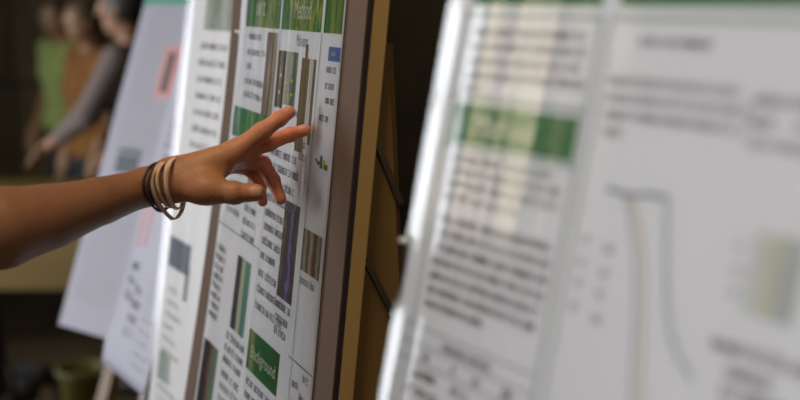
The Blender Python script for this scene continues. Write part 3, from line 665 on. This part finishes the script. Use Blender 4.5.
# ball of the thumb and the heel of the hand
Fh.cap(at(176, 186, 1.222), at(206, 189, 1.206), .0172, .0142, .016); Fh.cap(at(176, 180, 1.25), at(214, 168, 1.262), .0155, .012, .016)
Fh.cap(at(205, 172, 1.222), at(222, 170, 1.222), .012, .008, .014)
def finger(pts, rad, k0=.009):
    for n, (a, b) in enumerate(zip(pts[:-1], pts[1:])): Fh.cap(a, b, rad[n], rad[n+1], k0 if n == 0 else .0030)
    for n in range(1, len(pts)-1): Fh.cap(pts[n], pts[n], rad[n]*1.04, rad[n]*1.04, .003)
finger([K['i'], at(262, 131.5, 1.222), at(279, 119, 1.226), at(289.5, 112.3, 1.231)], [.0115, .0097, .0083, .0071])          # index, lifted
finger([K['m'], at(269, 142.5, 1.250), at(290, 134.6, 1.260), at(305.5, 130.2, 1.2605)], [.0110, .0094, .0079, .0066])         # middle, touching the sheet
finger([K['r'], at(262.5, 164, 1.272), at(272.5, 180, 1.270), at(280.5, 198.5, 1.262)], [.0108, .0092, .0082, .0069])          # ring, bent down
finger([K['p'], at(252, 171, 1.292), at(260, 186, 1.290), at(262.5, 201.5, 1.282)], [.0095, .0078, .0070, .0060])              # little finger
finger([at(204, 189.5, 1.207), at(234, 193, 1.203), at(256, 192.6, 1.205)], [.0145, .0118, .0095], .014)                       # thumb
Fh.cut((cut_x, 0, 0), (-1, 0, 0))
own_arm_parts = [Fh.net()]
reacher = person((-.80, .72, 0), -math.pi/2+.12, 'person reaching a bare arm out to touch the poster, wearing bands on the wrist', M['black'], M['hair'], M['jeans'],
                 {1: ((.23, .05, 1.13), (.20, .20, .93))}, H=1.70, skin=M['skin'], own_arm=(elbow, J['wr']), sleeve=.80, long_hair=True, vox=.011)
# nails
def nail(c, along, out, name='nail', L=.0125, Wd=.0105, rr=.0088):
    along = along/np.linalg.norm(along); out = out - along*(out@along); out /= np.linalg.norm(out); side = np.cross(along, out); V, F = [], []
    nu, nv = 8, 10
    for j in range(nv+1):
        t = -1+2*j/nv; wd = Wd/2*(1-.28*max(0, abs(t)-.35)**1.2*1.6)
        for i in range(nu+1):
            a = (-1+2*i/nu)*wd/rr*1.15; V.append(c + along*t*L/2 + side*rr*math.sin(a) + out*(rr*(math.cos(a)-1) + .0006 - .0012*max(0, t)**2))
    for j in range(nv):
        for i in range(nu): q = j*(nu+1)+i; F.append((q, q+1, q+nu+2, q+nu+1))
    n = len(V); V += [v - out*.0012 for v in V]; F += [tuple(x+n for x in f[::-1]) for f in F]
    return mesh(name, V, F, M['nail'], reacher, True)
tA, tB = at(234, 193, 1.203), at(256, 192.6, 1.205)
o_ = -CF + np.array([0, 0, .12]); nail(at(256.5, 192.3, 1.205)+o_/np.linalg.norm(o_)*.0097, tB-tA, o_)
iA, iB = at(279, 119, 1.226), at(289.5, 112.3, 1.231); o_ = np.array([-.2, -.35, .9]); d_ = (iB-iA)/np.linalg.norm(iB-iA); o2 = o_-d_*(o_@d_); o2 /= np.linalg.norm(o2)
nail(iB+o2*.0071-d_*.001, d_, o2, L=.010, Wd=.0085, rr=.0068)
mA, mB = at(290, 134.6, 1.260), at(305.5, 130.2, 1.2605); d_ = (mB-mA)/np.linalg.norm(mB-mA); o2 = o_-d_*(o_@d_); o2 /= np.linalg.norm(o2)
nail(mB+o2*.0067-d_*.002, d_, o2, L=.010, Wd=.0085, rr=.0064)

# wrist bands: closed loops round the wrist (picked in view, then given depth in front of and behind the wrist)
def loop(pts, n=72):
    P = [np.array(p, float) for p in pts]; m = len(P); out = []
    for i in range(m):
        p0, p1, p2, p3 = P[i-1], P[i], P[(i+1) % m], P[(i+2) % m]
        for q in range(n//m):
            t = q/(n//m); out.append(.5*((2*p1)+(-p0+p2)*t+(2*p0-5*p1+4*p2-p3)*t*t+(-p0+3*p1-3*p2+p3)*t**3))
    return out
axis = J['w2']-J['f2']; axis /= np.linalg.norm(axis)
def band(name, pts, wd, th, m, label, group):
    P = loop([at(*p) for p in pts]); V, F = [], []; n = len(P); c = sum(P)/n; seg = 10
    for i, p in enumerate(P):
        t = P[(i+1) % n]-P[i-1]; t /= np.linalg.norm(t); a = axis - t*(axis@t); a /= np.linalg.norm(a); o = np.cross(t, a)
        for k in range(seg):
            g = 2*math.pi*k/seg; cx = math.copysign(abs(math.cos(g))**.6, math.cos(g)); sx = math.copysign(abs(math.sin(g))**.6, math.sin(g)); V.append(p + a*cx*wd/2 + o*sx*th/2)
    for i in range(n):
        for k in range(seg): F.append((i*seg+k, i*seg+(k+1) % seg, ((i+1) % n)*seg+(k+1) % seg, ((i+1) % n)*seg+k))
    o = mesh(name, V, F, m, None, True); return tag(o, label, 'wrist band', group)
zc = 1.228
band('hair_tie', [(157, 163.2, zc), (148.5, 169, zc-.034), (143, 184, zc-.043), (148.5, 200, zc-.034), (158.5, 210.5, zc-.004), (167, 207, zc+.026), (166, 186, zc+.0335), (162, 168, zc+.026)], .0030, .0032, M['band_dark'], 'dark brown elastic band farthest up the wrist', 'dark elastic bands on the wrist')
band('hair_tie', [(161.5, 162.2, zc), (153.5, 168, zc-.032), (148.8, 183, zc-.041), (152.5, 199, zc-.033), (161, 208.5, zc-.002), (169.5, 204.5, zc+.026), (169, 185, zc+.0335), (166, 168, zc+.026)], .0030, .0032, M['band_dark'], 'dark brown elastic band touching the tan rubber bands', 'dark elastic bands on the wrist')
band('rubber_band', [(167, 161, zc+.001), (156, 167.5, zc-.031), (152, 182, zc-.039), (156.5, 199, zc-.033), (165, 212, zc-.016), (174, 219, zc+.002), (181.5, 211, zc+.020), (184, 196, zc+.033), (178, 170, zc+.030)], .0044, .0016, M['band_tan'], 'tan rubber band hanging lowest in a loose loop under the wrist', 'tan rubber bands on the wrist')
band('rubber_band', [(169, 160.5, zc+.001), (160, 167, zc-.030), (157, 181, zc-.038), (160.5, 196, zc-.033), (167, 206, zc-.012), (173, 206, zc+.022), (174, 190, zc+.0345), (173, 168, zc+.028)], .0036, .0016, M['band_tan'], 'narrow tan rubber band between the hanging one and the pale one', 'tan rubber bands on the wrist')
band('rubber_band', [(178, 157, zc+.003), (169.5, 163, zc-.029), (166, 180, zc-.036), (168.5, 197, zc-.031), (175, 207.8, zc-.012), (182, 206, zc+.022), (184, 188, zc+.036), (183, 165, zc+.030)], .0050, .0017, M['band_pale'], 'pale tan rubber band closest to the hand', 'tan rubber bands on the wrist')

# ------------------------------------------------------------------ people far behind, the counter and its surroundings
person((-2.02, 6.75, 0), math.pi-.7, 'person in a light green T-shirt standing behind the counter', M['lime'], M['hair_brown'], M['jeans'],
       {1: ((.20, .0, 1.12), (.17, .12, .92)), -1: ((-.20, .0, 1.12), (-.15, .14, .92))}, H=1.66, lean=.02, sleeve=.6)
person((-1.55, 5.60, 0), math.pi-.9, 'person in a rust orange top beside the green shirt', M['orange'], M['hair_brown'], M['jeans'],
       {1: ((.20, .0, 1.12), (.19, .08, .90)), -1: ((-.20, .0, 1.12), (-.19, .08, .90))}, H=1.66, lean=.0, sleeve=1.5, long_hair=True)
person((-1.07, 4.62, 0), math.pi/2-.15, 'dark-haired person in a grey long-sleeved shirt reaching down to the counter', M['greycloth'], M['hair'], M['jeans'],
       {-1: ((-.21, .13, 1.18), (-.16, .31, 1.06)), 1: ((.22, .0, 1.13), (.18, .2, .98))}, H=1.73, lean=.06, sleeve=1.75)
ct = empty('counter', (-2.3, 5.25, 0), 'long tan wooden counter in front of the people', 'counter')
CT = .80
MB().box((-3.6, 4.95, CT-.04), (-.85, 5.30, CT)).build('counter_top', M['bench'], ct)
MB().box((-3.55, 4.99, .33), (-.9, 5.02, CT-.04)).build('front_panel', M['bench'], ct)
for x in (-3.5, -2.2, -.95): 
    for y in (5.03, 5.22): MB().box((x, y, 0), (x+.06, y+.06, CT-.04)).build('leg', M['dark'], ct)
cb = empty('cabinet', (-2.95, 8.6, 0), 'tall olive-brown wooden cabinet against the back wall behind the people', 'cabinet')
cabm = mat('cabinet_wood', (.15, .11, .04), .6, noise=.35, nscale=5, stretch=(1, 1, .2))
MB().box((-3.7, 8.45, .08), (-2.15, 8.85, 2.25)).build('carcass', M['dark'], cb)
for (x0, x1) in ((-3.68, -2.94), (-2.91, -2.17)):
    for (z0, z1) in ((.12, 1.0), (1.04, 2.2)):
        d = MB().box((x0, 8.42, z0), (x1, 8.448, z1)).build('door', cabm, cb)
        hx = x1-.07 if x0 < -3 else x0+.07
        MB().tube([(hx, 8.40, (z0+z1)/2-.06), (hx, 8.40, (z0+z1)/2+.06)], .008).build('handle', M['easel'], d, True)
# dark chair low at the edge
ch = empty('chair', (-1.27, 3.3, 0), 'black padded chair standing near the arm, mostly out of view', 'chair')
Fc = Field((-1.62, 2.95, .40), (-.85, 3.65, 1.0), .012)
for x in (-1.42, -1.30, -1.18): Fc.cap((x, 3.08, .55), (x, 3.05, .80), .045, .04, .05)
sdf_obj('backrest', [Fc.net()], M['black'], ch)
Fs = Field((-1.62, 2.95, .35), (-.85, 3.65, .6), .012)
for y in (3.15, 3.3, 3.45): Fs.cap((-1.44, y, .45), (-1.16, y, .45), .04, .04, .05)
sdf_obj('seat', [Fs.net()], M['black'], ch)
for x in (-1.47, -1.13):
    for y in (3.12, 3.48): MB().tube([(x, y, 0), (x, y, .43)], .014).build('leg', M['dark'], ch, True)
    MB().tube([(x, 3.10, .42), (x, 3.07, .62)], .013).build('back_post', M['dark'], ch, True)
bn = empty('waste_bin', (-1.17, 3.92, 0), 'olive plastic waste bin on the floor under the far poster', 'bin')
V, F = [], []; prof = [(.001, 0), (.10, 0), (.13, .42), (.14, .43), (.14, .445), (.12, .445), (.095, .02), (.001, .02)]
for (r, z) in prof:
    for k in range(24): t = 2*math.pi*k/24; V.append((-1.17+r*.72*math.cos(t), 3.92+r*.72*math.sin(t), z*.72))
for j in range(len(prof)-1):
    for k in range(24): F.append((j*24+k, j*24+(k+1) % 24, (j+1)*24+(k+1) % 24, (j+1)*24+k))
mesh('bin_body', V, F, M['olive'], bn, True)
